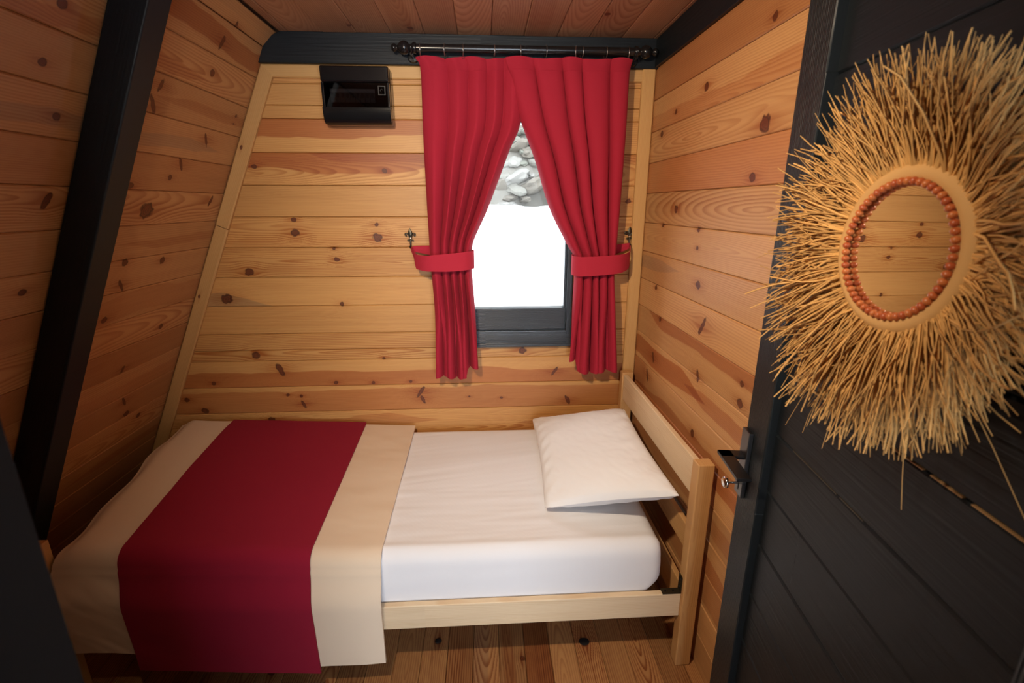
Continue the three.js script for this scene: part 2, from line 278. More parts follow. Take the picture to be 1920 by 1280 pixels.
// ---- left wall, leaning
{
  const tx = { u0: -0.05, v0: 0, W: 2.25, H: 2.72 }, st = 0.1353, bd = rows(0, 2.66, st, 2.513), find = v => bd.find(b => v >= b.a && v < b.b);
  bd.forEach((b, i) => { b.tone = [0.95, 0.88, 1.0, 0.92][(i * 5) % 4]; b.warm = 0.35; b.flat = i % 4 === 2; b.heart = [[0], [1], [2], [3]][i % 4][0] === 1 ? [[-0.3, 0.7, 0.3, 0.6, 0.5]] : []; });
  find(2.58).heart = [[-0.3, 2, 0.2, 0.75, 0.9]]; find(2.46).heart = [[0.3, 1.6, 0.1, 0.45, 0.6]]; find(2.2).heart = [[0.1, 1.6, 0.2, 0.55, 0.55, 1]]; find(1.5).heart = [[-0.2, 1.4, 0.1, 0.9, 0.35]]; find(2.05).heart = [[-0.3, 1.7, 0, 1, 0.35]]; find(1.2).heart = [[-0.3, 1.7, 0, 1, 0.4]]; find(1.1).heart = [[-0.3, 1.7, 0, 0.6, 0.4]]; find(0.9).heart = [[-0.3, 1.7, 0, 1, 0.3]];
  const knots = [[0.341, 2.448, 0.016], [0.327, 2.567, 0.022, 1], [0.264, 2.197, 0.02, 2], [0.388, 2.086, 0.022, 2], [0.432, 2.028, 0.012], [0.636, 1.988, 0.016], [0.523, 1.895, 0.036], [0.108, 1.936, 0.02, 1], [0.619, 2.27, 0.026, 2], [0.603, 2.339, 0.018, 1], [1.041, 2.291, 0.013], [1.015, 2.441, 0.016], [0.974, 2.167, 0.014], [0.953, 1.929, 0.022, 1], [0.571, 1.692, 0.016], [0.348, 1.673, 0.017], [0.564, 1.597, 0.02, 2], [0.233, 1.332, 0.015], [0.611, 1.462, 0.015], [0.974, 1.647, 0.014], [0.429, 1.18, 0.016, 1], [0.361, 0.989, 0.02, 2], [0.223, 0.85, 0.014], [0.323, 0.908, 0.018], [0.09, 2.327, 0.008], [0.094, 2.293, 0.006], [1.3, 1.8, 0.02], [1.5, 2.0, 0.02], [1.4, 1.4, 0.02]];
  const mat = std([1, 1, 1], 0.5, { map: timber({ ...tx, pw: 1300, boards: bd, knots, seed: 23, early: [0.55, 0.30, 0.125], late: [0.38, 0.16, 0.058] }) });
  const g = struct('wall_left', 'leaning left wall of reddish pine boards'), o = { O: V3(xl(0), 0, 0), U: V3(0, 0, 1), V: V3(SL / HY, 1 / HY, 0), N: V3(1 / HY, -SL / HY, 0) }, R = rng(8);
  for (const b of bd) { const a = Math.max(0, b.a), c = Math.min(2.6444, b.b); if (c - a > 0.004) mesh('plank', board(o, 0.0005, ZP0 - 0.001, a, c, 0.018, 0.0034, tx, -R() * 0.0016), mat, g); }
  const co = board(o, -0.1, ZEND + 0.1, -0.1, 2.72, 0.1, 0.001, tx, -0.0195); mesh('wall_core', co, MDarkWood, g);
  // the short canted board that turns into the ceiling
  const A = V3(xl(2.416), 2.416, 0), B = V3(-0.889, YC - 0.001, 0), v = B.clone().sub(A), len = v.length(); v.normalize();
  mesh('plank', board({ O: A, U: V3(0, 0, 1), V: v, N: V3(v.y, -v.x, 0) }, 0.0005, ZP0 - 0.001, 0, len, 0.03, 0.003, { u0: -0.05, v0: -2.2, W: 2.25, H: 2.72 }), mat, g);
}
// ---- ceiling and floor
{
  const tx = { u0: -0.1, v0: -1.0, W: 2.3, H: 1.9 }, bd = rows(-1.0, 0.86, 0.1468, 0.78);
  bd.forEach((b, i) => { b.flat = i % 3 !== 0; b.str = 0.75; b.tone = [0.95, 0.82, 1.0, 0.9, 0.86][i % 5]; b.warm = 0.5; b.cu = 0.2 + 0.3 * (i % 4); b.sl = 0.12; b.sp = 0.008; if (i % 4 === 1) b.heart = [[-0.4, 2.4, 0.1, 0.7, 0.35]]; });
  const mat = std([1, 1, 1], 0.55, { map: timber({ ...tx, pw: 1100, boards: bd, knots: [[0.12, -0.55, 0.012], [0.1, -0.3, 0.016], [0.3, 0.5, 0.014]], seed: 31, early: [0.46, 0.25, 0.14], late: [0.32, 0.14, 0.07] }) });
  const g = struct('ceiling', 'low ceiling of reddish pine boards'), o = { O: V3(0, YC, 0), U: V3(0, 0, 1), V: V3(1, 0, 0), N: V3(0, -1, 0) }, R = rng(9);
  for (const b of bd) { const a = Math.max(-0.875, b.a), c = Math.min(XR + 0.01, b.b); if (c - a > 0.004) mesh('plank', board(o, 0.0005, ZP0 - 0.001, a, c, 0.018, 0.0034, tx, -R() * 0.0015), mat, g); }
  mesh('ceiling_core', box(-2.2, 2.8, YC + 0.0195, YC + 0.13, -0.14, ZEND + 0.1), MDarkWood, g);
}
{
  const tx = { u0: 0, v0: -2.1, W: 2.4, H: 3.0 }, bd = rows(-2.1, 0.82, 0.1045, 0.453);
  bd.forEach((b, i) => { b.flat = i % 3 !== 1; b.str = 0.8; b.tone = [0.92, 0.8, 1.0, 0.74, 0.95, 0.84][(i * 7) % 6]; b.warm = 0.5; b.sl = 0.05 + 0.04 * (i % 3); b.cu = 0.7 + 0.12 * (i % 5); b.sp = 0.0085; });
  const at = v => bd.find(b => v >= b.a && v < b.b);
  at(0.19).heart = [[-0.5, 2.8, 0, 1, 0.85]]; at(0.19).tone = 0.78; at(0.09).heart = [[-0.5, 2.8, 0.1, 0.5, 0.6]]; at(-0.02).heart = [[-0.5, 2.8, 0, 0.6, 0.5, 1]]; at(-0.1).heart = [[-0.5, 2.8, 0, 1, 0.35]]; at(0.3).tone = 1.05; at(0.3).warm = 0.1; at(0.4).tone = 1.08; at(0.4).flat = false; at(0.5).tone = 0.98;
  const knots = [[0.848, -0.217, 0.016], [0.888, 0.391, 0.022], [0.95, 0.13, 0.012], [1.0, -1.1, 0.02], [0.95, -0.85, 0.016]];
  const mat = std([1, 1, 1], 0.42, { map: timber({ ...tx, pw: 1024, boards: bd, knots, seed: 41, early: [0.50, 0.25, 0.095], late: [0.27, 0.095, 0.032] }) });
  const g = struct('floor', 'floor of narrow orange brown boards running toward the back wall'), o = { O: V3(0, 0, 0), U: V3(0, 0, 1), V: V3(1, 0, 0), N: V3(0, 1, 0) }, R = rng(10);
  for (const b of bd) { const a = Math.max(-2.03, b.a), c = Math.min(XR + 0.01, b.b); if (c - a > 0.004) mesh('plank', board(o, 0.0005, ZP1, a, c, 0.02, 0.0024, tx, -R() * 0.0012), mat, g); }
  mesh('floor_core', box(-2.3, 2.8, -0.14, -0.0215, -0.14, ZEND + 0.1), MDarkWood, g);
  mesh('front_floor', box(-2.05, 2.7, -0.021, -0.0005, ZP1 + 0.001, ZEND), std([0.36, 0.19, 0.085], 0.5), g);
  // two dark round holes left by knots in the floor boards
  for (const [z, x, r] of [[0.888, 0.391, 0.019], [0.85, -0.217, 0.012]]) {
    const h = new THREE.LatheGeometry([[0.0001, 0.0012], [r * 0.75, 0.0012], [r, 0.0006], [r * 1.05, 0.0002]].map(p => new THREE.Vector2(...p)), 20); h.scale(1.1, 1, 0.9).translate(x, -0.0002, z);
    const m = mesh('knot', h, std([0.012, 0.011, 0.012], 0.6), g); m.userData.label = 'dark knot in a floor board';
  }
}
// ---- light pine for trims and furniture
const pineTx = { u0: 0, v0: 0, W: 1.6, H: 0.5 };
function pine(seed, early, late, str) {
  const bd = rows(0, 0.5, 0.1, 0); bd.forEach((b, i) => { b.tone = 0.97 + 0.02 * i; b.warm = 0.1; b.flat = i % 2 === 1; b.str = str; b.sl = 0.03; });
  return std([1, 1, 1], 0.5, { map: timber({ ...pineTx, pw: 1024, boards: bd, knots: [[0.35, 0.04, 0.006], [1.2, 0.27, 0.008]], seed, early, late }) });
}
const MTrim = pine(51, [0.60, 0.345, 0.125], [0.46, 0.22, 0.07], 0.3), MBed = pine(52, [0.74, 0.57, 0.37], [0.60, 0.39, 0.20], 0.4), MPost = pine(53, [0.60, 0.34, 0.135], [0.45, 0.21, 0.07], 0.4);
// a moulding along a line from A to B on a surface of normal N, w wide to its left
function strip(A, B, N, w0, w1, t, c, e0 = 0, e1 = 0) {
  const U = B.clone().sub(A), len = U.length(); U.normalize(); const V = V3().crossVectors(N, U);
  return board({ O: A, U, V, N }, [0 + e0 * w0, 0 + e0 * w1], [len + e1 * w0, len + e1 * w1], w0, w1, t, c, { u0: -0.2, v0: w0 - 0.02, W: 2.6, H: 0.5 }, t);
}
const Z1 = V3(0, 0, 1);
{
  const top = V3(xl(2.352), 2.352, 0), low = V3(xl(0.0), 0.0, 0), mid = V3(xl(1.665), 1.665, 0);
  structMesh('trim_1', strip(top, mid, Z1, 0.001, 0.064, 0.02, 0.006, 0.35, 0), MTrim, 'upper pale pine batten along the leaning edge of the back wall');
  structMesh('trim_2', strip(mid.clone().lerp(low, 0.002), low, Z1, 0.001, 0.064, 0.018, 0.006), MTrim, 'lower pale pine batten along the leaning edge of the back wall');
  structMesh('trim_3', strip(V3(XR - 0.002, 2.355, 0), V3(xl(2.355), 2.355, 0), Z1, 0.0, 0.056, 0.016, 0.005, 0.6, 0), MTrim, 'pine batten along the top of the back wall under the black beam');
  structMesh('trim_4', strip(V3(XR - 0.001, 0, 0), V3(XR - 0.001, 2.354, 0), Z1, 0.0, 0.064, 0.022, 0.006), MTrim, 'upright pine batten in the right back corner');
}
// ---- black beams and the leaning black rib
{
  const s = new THREE.Shape(); const y0 = 2.356, y1 = YC - 0.001;
  s.moveTo(XR - 0.001, y0); s.lineTo(XR - 0.001, y1); s.lineTo(-0.865, y1); s.quadraticCurveTo(xl(2.43) + 0.01, 2.455, xl(2.395) + 0.002, 2.395); s.lineTo(xl(y0) + 0.001, y0); s.closePath();
  const g = new THREE.ExtrudeGeometry(s, { depth: 0.028, bevelEnabled: true, bevelSize: 0.003, bevelThickness: 0.003, bevelSegments: 2, curveSegments: 10 });
  structMesh('trim_5', metreUV(g.translate(0, 0, 0.003), 0, 1, 1, 0.5), MBlack, 'black beam across the top of the back wall');
  structMesh('trim_6', metreUV(box(XR - 0.016, XR - 0.0005, 2.356, YC - 0.001, 0.033, ZP0 - 0.005, 0.003), 2, 1, 1, 0.5), MBlack, 'black beam along the top of the right wall');
  const w = (y, off) => V3(xl(y) + off / HY, y - off * SL / HY, 0), z0 = 0.80, z1 = 0.892;
  const a = w(0.045, 0.001), b = w(2.47, 0.001), len = a.distanceTo(b), V = b.clone().sub(a).normalize();
  const rib = new RoundedBoxGeometry(0.1, len, z1 - z0, 2, 0.006);
  const up = metreUV(rib, 1, 0, 1, 0.5), N = V3(V.y, -V.x, 0);
  const M = new THREE.Matrix4().makeBasis(N, V, Z1).setPosition(a.clone().lerp(b, 0.5).addScaledVector(N, 0.0505).setZ((z0 + z1) / 2));
  structMesh('trim_7', up.applyMatrix4(M), MBlack, 'black rib leaning against the left wall');
}
// ---- partition by the camera, front room behind it
{
  const s = new THREE.Shape(); s.moveTo(xl(0) + 0.002, 0); s.lineTo(-0.356, 0); s.lineTo(-0.356, YC); s.lineTo(xl(2.40), YC); s.lineTo(xl(2.40), 2.40); s.closePath();
  structMesh('wall_partition', metreUV(new THREE.ExtrudeGeometry(s, { depth: ZP1 - ZP0, bevelEnabled: false }).translate(0, 0, ZP0), 1, 0, 1, 0.5), MBlackPlain, 'black door jamb and partition close on the left');
  structMesh('wall_partition_right', box(0.62, 2.7, 0, YC, ZP0, ZP1), MBlackPlain);
  const M = std([0.5, 0.3, 0.14], 0.6);
  structMesh('wall_front_right', box(2.6, 2.72, 0, YC, ZP1, ZEND), M);
  structMesh('wall_front', mergeGeometries([box(-2.2, -0.25, 0, YC, ZEND, ZEND + 0.1), box(1.75, 2.72, 0, YC, ZEND, ZEND + 0.1), box(-0.25, 1.75, 0, 0.15, ZEND, ZEND + 0.1), box(-0.25, 1.75, 2.35, YC, ZEND, ZEND + 0.1)]), M);
  const w = struct('window_2');
  mesh('window_frame', mergeGeometries([box(-0.25, -0.19, 0.15, 2.35, ZEND + 0.01, ZEND + 0.07), box(1.69, 1.75, 0.15, 2.35, ZEND + 0.01, ZEND + 0.07), box(-0.19, 1.69, 0.15, 0.21, ZEND + 0.01, ZEND + 0.07), box(-0.19, 1.69, 2.29, 2.35, ZEND + 0.01, ZEND + 0.07)]), MSlate, w);
  mesh('pane', box(-0.19, 1.69, 0.21, 2.29, ZEND + 0.03, ZEND + 0.04), MGlass, w);
}
// ---- bedroom spot lamp, on the partition behind the frame's edge
{
  const t = thing('spot_lamp', 'small black ceiling spot lamp by the doorway, lit warm', 'lamp', [SPOT.x, SPOT.y, SPOT.z]);
  const dir = AIM.clone().sub(SPOT).normalize();
  const can = new THREE.LatheGeometry([[0.0001, -0.10], [0.034, -0.10], [0.038, -0.09], [0.038, -0.004], [0.034, -0.004], [0.034, -0.02]].map(p => new THREE.Vector2(...p)), 28);
  const q = new THREE.Quaternion().setFromUnitVectors(V3(0, 1, 0), dir);
  const m = mesh('housing', can, MBlackPlain, t); m.quaternion.copy(q);
  const l = mesh('lamp_lens', new THREE.CylinderGeometry(0.033, 0.033, 0.006, 24).translate(0, -0.014, 0), new THREE.MeshStandardMaterial({ color: 0x222222, emissive: new THREE.Color().setRGB(...SPOT_RGB), emissiveIntensity: 4 }), t); l.quaternion.copy(q);
  mesh('stem', new THREE.CylinderGeometry(0.008, 0.008, 0.12, 12).translate(-dir.x * 0.06, 0.115, -dir.z * 0.06), MBlackPlain, t);
  const s = new THREE.SpotLight(new THREE.Color().setRGB(...SPOT_RGB), SPOT_CD, 0, 63 * D2R, 0.85, 2);
  s.name = 'spot_lamp_beam'; s.position.copy(SPOT).addScaledVector(dir, 0.004); s.target.position.copy(AIM); s.castShadow = true; s.shadow.radius = 2.2; scene.add(s, s.target);
}
// ---- window
{
  const g = struct('window_1', 'small window in a dark slate wooden frame'), x0 = -0.145, x1 = 0.452, y0 = 1.03, y1 = 2.185;
  const fr = (a, b, c, d, e, f, ax) => metreUV(box(a, b, c, d, e, f, 0.004), ax, 1 - ax, 1, 0.5);
  mesh('window_frame', mergeGeometries([fr(x0, x0 + 0.028, y0, y1, -0.13, 0.022, 1), fr(x1 - 0.028, x1, y0, y1, -0.13, 0.022, 1), fr(x0, x1, y1 - 0.03, y1, -0.13, 0.022, 0)]), MSlate, g);
  const sill = new THREE.Shape(); sill.moveTo(-0.13, y0); sill.lineTo(0.026, y0); sill.lineTo(0.028, y0 + 0.012); sill.lineTo(0.02, y0 + 0.022); sill.quadraticCurveTo(0.03, y0 + 0.06, 0.014, y0 + 0.085); sill.lineTo(-0.13, y0 + 0.085); sill.closePath();
  const sg = new THREE.ExtrudeGeometry(sill, { depth: x1 - x0, bevelEnabled: false }).rotateY(Math.PI / 2).scale(1, 1, -1);
  const ix = sg.index; sg.translate(x0, 0, 0); { const p = sg.attributes.position; for (let i = 0; i < p.count; i += 3) for (const k of [0, 1, 2]) { const a = p.array[3 * i + k]; p.array[3 * i + k] = p.array[3 * i + 6 + k]; p.array[3 * i + 6 + k] = a; } }
  sg.computeVertexNormals(); mesh('window_sill', metreUV(sg, 0, 1, 1, 0.5), MSlate, g);
  const a = x0 + 0.03, b = x1 - 0.03, c = y0 + 0.088, d = y1 - 0.032;
  mesh('sash_rail', fr(a, b, c, c + 0.115, -0.06, 0.006, 0), MSlate, g); mesh('sash_rail', fr(a, b, d - 0.03, d, -0.06, 0.006, 0), MSlate, g);
  mesh('sash_stile', fr(a, a + 0.03, c + 0.115, d - 0.03, -0.06, 0.006, 1), MSlate, g); mesh('sash_stile', fr(b - 0.012, b, c + 0.115, d - 0.03, -0.06, 0.006, 1), MSlate, g);
  mesh('pane', box(a + 0.025, b - 0.008, c + 0.11, d - 0.025, -0.034, -0.028), MGlass, g);
}

// ---------------------------------------------------------------- outside: snow and a stony bank
{
  const gx = 60, gz = 50, g = new THREE.PlaneGeometry(24, 14, 160, 100).rotateX(-Math.PI / 2).translate(0, 0, -7.4);
  const p = g.attributes.position;
  for (let i = 0; i < p.count; i++) { const x = p.getX(i), z = p.getZ(i); p.setY(i, -0.35 + 2.1 * sst(-0.8, -4.6, z) + (fbm(x * 0.8, z * 0.8) - 0.5) * 0.1 + (fbm(x * 4, z * 4 + 7) - 0.5) * 0.10 * sst(-3.4, -4.5, z) - Math.max(0, -4.75 - z) * 1.0); }
  g.computeVertexNormals(); const m = structMesh('snow_ground', g, std([0.88, 0.9, 0.92], 0.9), 'bright snow slope outside the window'); m.name = 'snow_ground';
  const b = new THREE.PlaneGeometry(14, 4.4, 90, 40); const q = b.attributes.position;
  for (let i = 0; i < q.count; i++) { const x = q.getX(i), t = (q.getY(i) + 2.2); q.setXYZ(i, x, 1.3 + t, -5.0 - t * 0.45 + (fbm(x * 2.2 + 4, t * 2.2) - 0.5) * 0.5); }
  b.computeVertexNormals(); structMesh('earth_bank', b, std([0.19, 0.18, 0.16], 0.95), 'pale earth bank rising behind the snow outside the window');
  const R = rng(61), kinds = [];
  for (let k = 0; k < 4; k++) {
    const s = new THREE.IcosahedronGeometry(1, 2), sp = s.attributes.position, v = V3();
    for (let i = 0; i < sp.count; i++) { v.fromBufferAttribute(sp, i); const n = 0.45 + 1.0 * fbm(v.x * 2.1 + k * 7 + 20, v.y * 2.1 + v.z * 1.4 + 20); v.multiplyScalar(n); sp.setXYZ(i, v.x * 1.15, v.y * 0.62, v.z); }
    kinds.push(toCreasedNormals(mergeVertices((s.deleteAttribute('normal'), s.deleteAttribute('uv'), s)), 0.6));
  }
  const mats = [[0.185, 0.18, 0.16], [0.165, 0.17, 0.145], [0.22, 0.215, 0.20], [0.155, 0.14, 0.118]].map(c => std(c, 0.95));
  for (let k = 0; k < 90; k++) {
    const row = Math.floor(k / 10), x = 0.22 + ((k % 10) / 9) * 0.85 + (row % 2) * 0.05 + (R() - 0.5) * 0.08, t = 0.34 + row * 0.165 + (R() - 0.5) * 0.1;
    if (Math.abs(x - 0.64) > 0.16 + 0.42 * (1.7 - t) / 1.3 || R() < 0.5) continue;
    const s = mesh('stone', kinds[k % 4], mats[Math.floor(R() * 4)]);
    s.position.set(x, 1.36 + t, -4.97 - t * 0.45); const r = 0.07 + R() * R() * 0.17; s.scale.set(r * 1.25, r, r); s.rotation.set(R() - 0.5, R() * 6, (R() - 0.5) * 1.2);
    tag(s, 'rough pale stone lodged in the bank outside the window', 'stone', 'stones in the bank outside');
  }
}

// ---------------------------------------------------------------- the bed
const topY = (x, z) => 0.585 - 0.055 * z + Math.max(0, -0.38 - x) * 0.052;       // top of the mattress
{
  const t = thing('bed', 'pale pine single bed frame with slatted headboard, under the window', 'bed', [0, 0, 0]);
  const wood = (a, b, c, d, e, f, ax, bx, o = 0) => metreUV(box(a, b, c, d, e, f, 0.004), ax, bx, 1.6, 0.5, o, o * 0.37);
  const hp0 = mesh('headboard_post', metreUV(new RoundedBoxGeometry(0.06, 0.888, 0.05, 2, 0.005), 1, 0, 1.6, 0.5, 0.1, 0.3), MPost, t);
  hp0.position.set(0.757, 0.444, 0.992);
  const hp1 = mesh('headboard_post', wood(0.727, 0.787, 0, 0.892, 0.03, 0.078, 1, 0, 0.4), MPost, t);
  mesh('headboard_rail', wood(0.735, 0.757, 0.742, 0.882, 0.078, 0.968, 2, 1, 0.25), MBed, t);
  mesh('headboard_rail', wood(0.740, 0.760, 0.50, 0.60, 0.078, 0.968, 2, 1, 0.6), MPost, t);
  mesh('headboard_rail', wood(0.736, 0.758, 0.225, 0.345, 0.078, 0.968, 2, 1, 0.35), MPost, t);
  mesh('side_rail', wood(-1.50, 0.727, 0.228, 0.332, 0.975, 1.0, 0, 1, 0.15), MBed, t);
  mesh('side_rail', wood(-1.50, 0.727, 0.228, 0.332, 0.05, 0.075, 0, 1, 0.3), MBed, t);
  mesh('footboard_post', wood(-1.552, -1.506, 0, 0.65, 0.965, 1.012, 1, 0, 0.2), MPost, t);
  mesh('footboard_post', wood(-1.552, -1.506, 0, 0.50, 0.03, 0.078, 1, 0, 0.7), MPost, t);
  mesh('footboard_rail', wood(-1.540, -1.518, 0.36, 0.48, 0.078, 0.965, 2, 1, 0.5), MBed, t);
  for (let k = 0; k < 9; k++) mesh('slat', wood(-1.4 + k * 0.24, -1.32 + k * 0.24, 0.262, 0.28, 0.075, 0.975, 2, 0, 0.1 * k), MBed, t);
  const br = mesh('corner_bracket', mergeGeometries([box(0.655, 0.728, 0.3325, 0.3355, 0.972, 1.0), box(0.7235, 0.7265, 0.335, 0.405, 0.972, 1.0)]), MBracket, t);
  br.userData.label = 'dark metal corner bracket';
  const sc = new THREE.CylinderGeometry(0.004, 0.0045, 0.002, 10);
  for (const [x, y, r] of [[0.67, 0.3365, 0], [0.70, 0.3365, 0], [0.7225, 0.355, 1], [0.7225, 0.388, 1]]) { const s = mesh('screw', sc, MIron, br); s.position.set(x, y, 0.986); if (r) s.rotation.z = Math.PI / 2; }
}
{
  const y0 = 0.281, g = softBox(-1.47, 0.65, y0, 0.55, 0.055, 0.966, 0.045, 150, 18, 100, q => {
    const f = (q.y - y0) / (0.55 - y0), top = topY(q.x, q.z);
    q.y = y0 + f * (top - y0);
    if (f > 0.5) q.y += 0.010 * (noise(q.x * 2 + 3, q.z * 3) - 0.5) * sst(0.5, 1, f);
    const fold = (fbm(q.x * 2.2 + 7, q.z * 26) - 0.5);
    if (f > 0.9) q.y += 0.007 * fold * sst(0.45, 0.8, q.z) * (1 - sst(0.88, 0.96, q.z)) + 0.005 * (fbm(q.x * 3 + q.z * 14, q.z * 5 + 9) - 0.5);
    // round bulge of the head end and of the front
    const m = 1 - Math.pow(2 * clamp(f, 0, 1) - 1, 2);
    if (q.x > 0.5) q.x += 0.012 * m; if (q.z > 0.9) q.z += 0.008 * m + 0.003 * (fbm(q.x * 3, q.y * 20) - 0.5);
    if (f > 0.6) q.y += 0.005 * Math.exp(-Math.pow((q.z - 0.935) / 0.02, 2)) * sst(0.6, 0.9, f);
    if (f < 0.12 && q.z > 0.8) q.y += 0.005 * Math.sin(q.x * 60) * sst(0.1, 0, f) * sst(0.0, 0.6, q.x);
    if (q.x > 0.45 && f < 0.4) { q.x -= 0.05 * sst(0.4, 0, f) * sst(0.45, 0.65, q.x); }
  });
  const m = mesh('mattress', g, MSheet); tag(m, 'white sheeted mattress lying in the pine bed frame', 'mattress');
  // hem line of the upper sheet that is folded back
}
// bed covers: along s across the bed's length, along t from the wall over the front edge to the hem
function cover(xa, xb, hem, off, th, ns, nt, extra) {
  return cloth((s, t) => {
    const len = [0.90, 0.09, 0.42], L = len[0] + len[1] + len[2]; let w = t * L;
    const zf = 0.980 + off, r = 0.058;
    let y, z; const x0 = lerp(xa(t), xb(t), s);
    const ty = topY(x0, zf - r) + off;
    if (w < len[0]) { z = lerp(0.045, zf - r, w / len[0]); y = topY(x0, z) + off; }
    else if (w < len[0] + len[1]) { const a = (w - len[0]) / len[1] * Math.PI / 2; z = zf - r + r * Math.sin(a); y = ty - r + r * Math.cos(a); }
    else { const k = (w - len[0] - len[1]) / len[2]; z = zf + 0.006 + 0.036 * sst(0, 0.35, k) + 0.005 * (fbm(x0 * 4 + 30, k * 2) - 0.5) * 3 * k; y = lerp(ty - r, hem(s), k); }
    const p = V3(x0, y, z); if (extra) extra(p, s, t); return p;
  }, ns, nt, th);
}
{
  const g = cover(t => lerp(-1.60, -1.49, sst(0, 0.75, t)), () => -0.388, s => lerp(0.235, 0.118, sst(0, 0.75, s)), 0.012, 0.012, 120, 130, (p, s, t) => {
    const e = 1 - sst(0, 0.07, s); p.y -= 0.03 * e * e * (1 - sst(0.55, 0.75, t)); p.x += 0.02 * Math.sin(t * 23) * e * 0.5;
    p.y += 0.008 * (fbm(p.x * 5 + 3, p.z * 9) - 0.5) * (1 - sst(0.6, 0.7, t)); if (t > 0.72 && s < 0.28) p.z += 0.014 * (fbm(p.x * 9 + p.y * 9, p.y * 5) - 0.5);
  });
  tag(mesh('blanket', g, MDuvet), 'cream blanket spread over the foot half of the bed', 'blanket');
  const r = cover(t => lerp(-1.335, -1.25, sst(0, 1, t)), t => lerp(-0.648, -0.622, t), s => lerp(0.155, 0.098, s), 0.026, 0.008, 90, 130, (p, s, t) => { p.y += 0.005 * (fbm(p.x * 4 + 13, p.z * 6) - 0.5) * (1 - sst(0.6, 0.7, t)); });
  tag(mesh('bed_runner', r, MRunner), 'dark red velvet bed runner laid across the cream blanket', 'bed runner');
}
{ // pillow: a cushion between two bulging faces on a bilinear middle surface
  const c = { NL: V3(0.225, 0.572, 0.785), NR: V3(0.695, 0.742, 0.98), FR: V3(0.695, 0.765, 0.255), FL: V3(0.245, 0.628, 0.065) };
  const side = sgn => cloth((s, t) => {
    const a = 2 * s - 1, b = 2 * t - 1, cr = 1 - 0.02 * Math.pow(a * b, 6), sx = 0.5 + 0.5 * a * cr * (1 - 0.06 * (1 - b * b)), tz = 0.5 + 0.5 * b * cr * (1 - 0.05 * (1 - a * a));
    const far = c.FL.clone().lerp(c.FR, sx), near = c.NL.clone().lerp(c.NR, sx), p = far.lerp(near, tz);
    const h = Math.pow(Math.max(0, 1 - Math.pow(Math.abs(a), 2.6)), 0.54) * Math.pow(Math.max(0, 1 - Math.pow(Math.abs(b), 2.6)), 0.54);
    const n = V3(-0.33, 0.94, 0.05).normalize();
    p.y -= 0.035 * (1 - a * a) * (1 - b * b);
    const wr = (fbm(sx * 7 + 2, tz * 9 + 5) - 0.5) * 0.016 * (0.4 + Math.abs(a * b)) + 0.006 * Math.sin((a * 0.6 + b) * 26) * sst(0.55, 0.95, Math.abs(a)) * h;
    return p.addScaledVector(n, sgn * (sgn > 0 ? 0.088 : 0.085) * h + (h > 0.02 ? sgn * wr : 0));
  }, 70, 70, 0.0006);
  const seam = 0.0015;
  const g = mergeGeometries([side(1), side(-1)]);
  tag(mesh('pillow', g, MPillow), 'plump white pillow leaning against the headboard', 'pillow');
}
// ---------------------------------------------------------------- curtain rod, rings, curtains
const ZR = 0.088, YR = 2.405;
{
  const t = thing('curtain_rod', 'glossy black curtain rod with turned ends on the black beam', 'curtain rod', [0.2, YR, ZR]);
  const cyl = new THREE.CylinderGeometry(0.0165, 0.0165, 1.0, 28).rotateZ(Math.PI / 2); mesh('rod', cyl, MRod, t);
  const fin = new THREE.LatheGeometry([[0.0001, 0], [0.0165, 0], [0.022, 0.003], [0.022, 0.014], [0.016, 0.018], [0.013, 0.026], [0.014, 0.032], [0.021, 0.036], [0.026, 0.046], [0.027, 0.056], [0.022, 0.07], [0.013, 0.079], [0.009, 0.083], [0.011, 0.087], [0.016, 0.093], [0.016, 0.1], [0.010, 0.107], [0.0001, 0.109]].map(p => new THREE.Vector2(...p)), 28);
  const f0 = mesh('finial', fin, MRod, t); f0.rotation.z = Math.PI / 2; f0.position.x = -0.478;
  const f1 = mesh('finial', fin, MRod, t); f1.rotation.z = -Math.PI / 2; f1.position.x = 0.478;
  for (const x of [-0.5, 0.49]) {
    const b = mergeGeometries([new THREE.CylinderGeometry(0.022, 0.026, 0.01, 20).rotateX(Math.PI / 2).translate(x, -0.022, -ZR + 0.04), new THREE.CylinderGeometry(0.008, 0.01, 0.05, 14).rotateX(Math.PI / 2).translate(x, -0.022, -ZR + 0.065), new THREE.TorusGeometry(0.0215, 0.005, 8, 20, Math.PI).rotateZ(Math.PI).rotateY(Math.PI / 2).translate(x, 0.001, 0)]);
    mesh('bracket', b, MRod, t);
  }
  const ring = new THREE.TorusGeometry(0.0235, 0.0019, 10, 36).rotateY(Math.PI / 2), eye = new THREE.TorusGeometry(0.005, 0.0012, 8, 16).translate(0, -0.029, 0);
  const proto = new THREE.Group(); mesh('ring', ring, MRing, proto); mesh('eyelet', eye, MIron, proto);
  [-0.264, -0.156, -0.078, 0.058, 0.175, 0.285, 0.418, 0.444, 0.551, 0.653].forEach((x, i) => {
    const r = i ? proto.clone() : proto; r.name = numbered('curtain_ring'); scene.add(r); r.position.set(x, YR - 0.0055, ZR); r.rotation.y = [0.1, -0.12, 0.06, 0.1, -0.08, 0.09, -0.2, 0.15, 0.1, -0.1][i];
    tag(r, `thin dark metal curtain ring on the black rod, ${['leftmost of the ten', 'second', 'third', 'fourth', 'fifth', 'sixth', 'seventh', 'eighth', 'ninth', 'rightmost of the ten'][i]}${i % 9 ? ' from the left' : ''}`, 'curtain ring', 'curtain rings on the rod');
  });
}
const Lin = [[2.37, 0.188], [2.121, 0.176], [1.997, 0.125], [1.865, 0.073], [1.721, 0.014], [1.58, -0.052], [1.489, -0.063], [1.437, -0.063], [1.278, -0.053], [1.113, -0.046], [0.92, -0.040]];
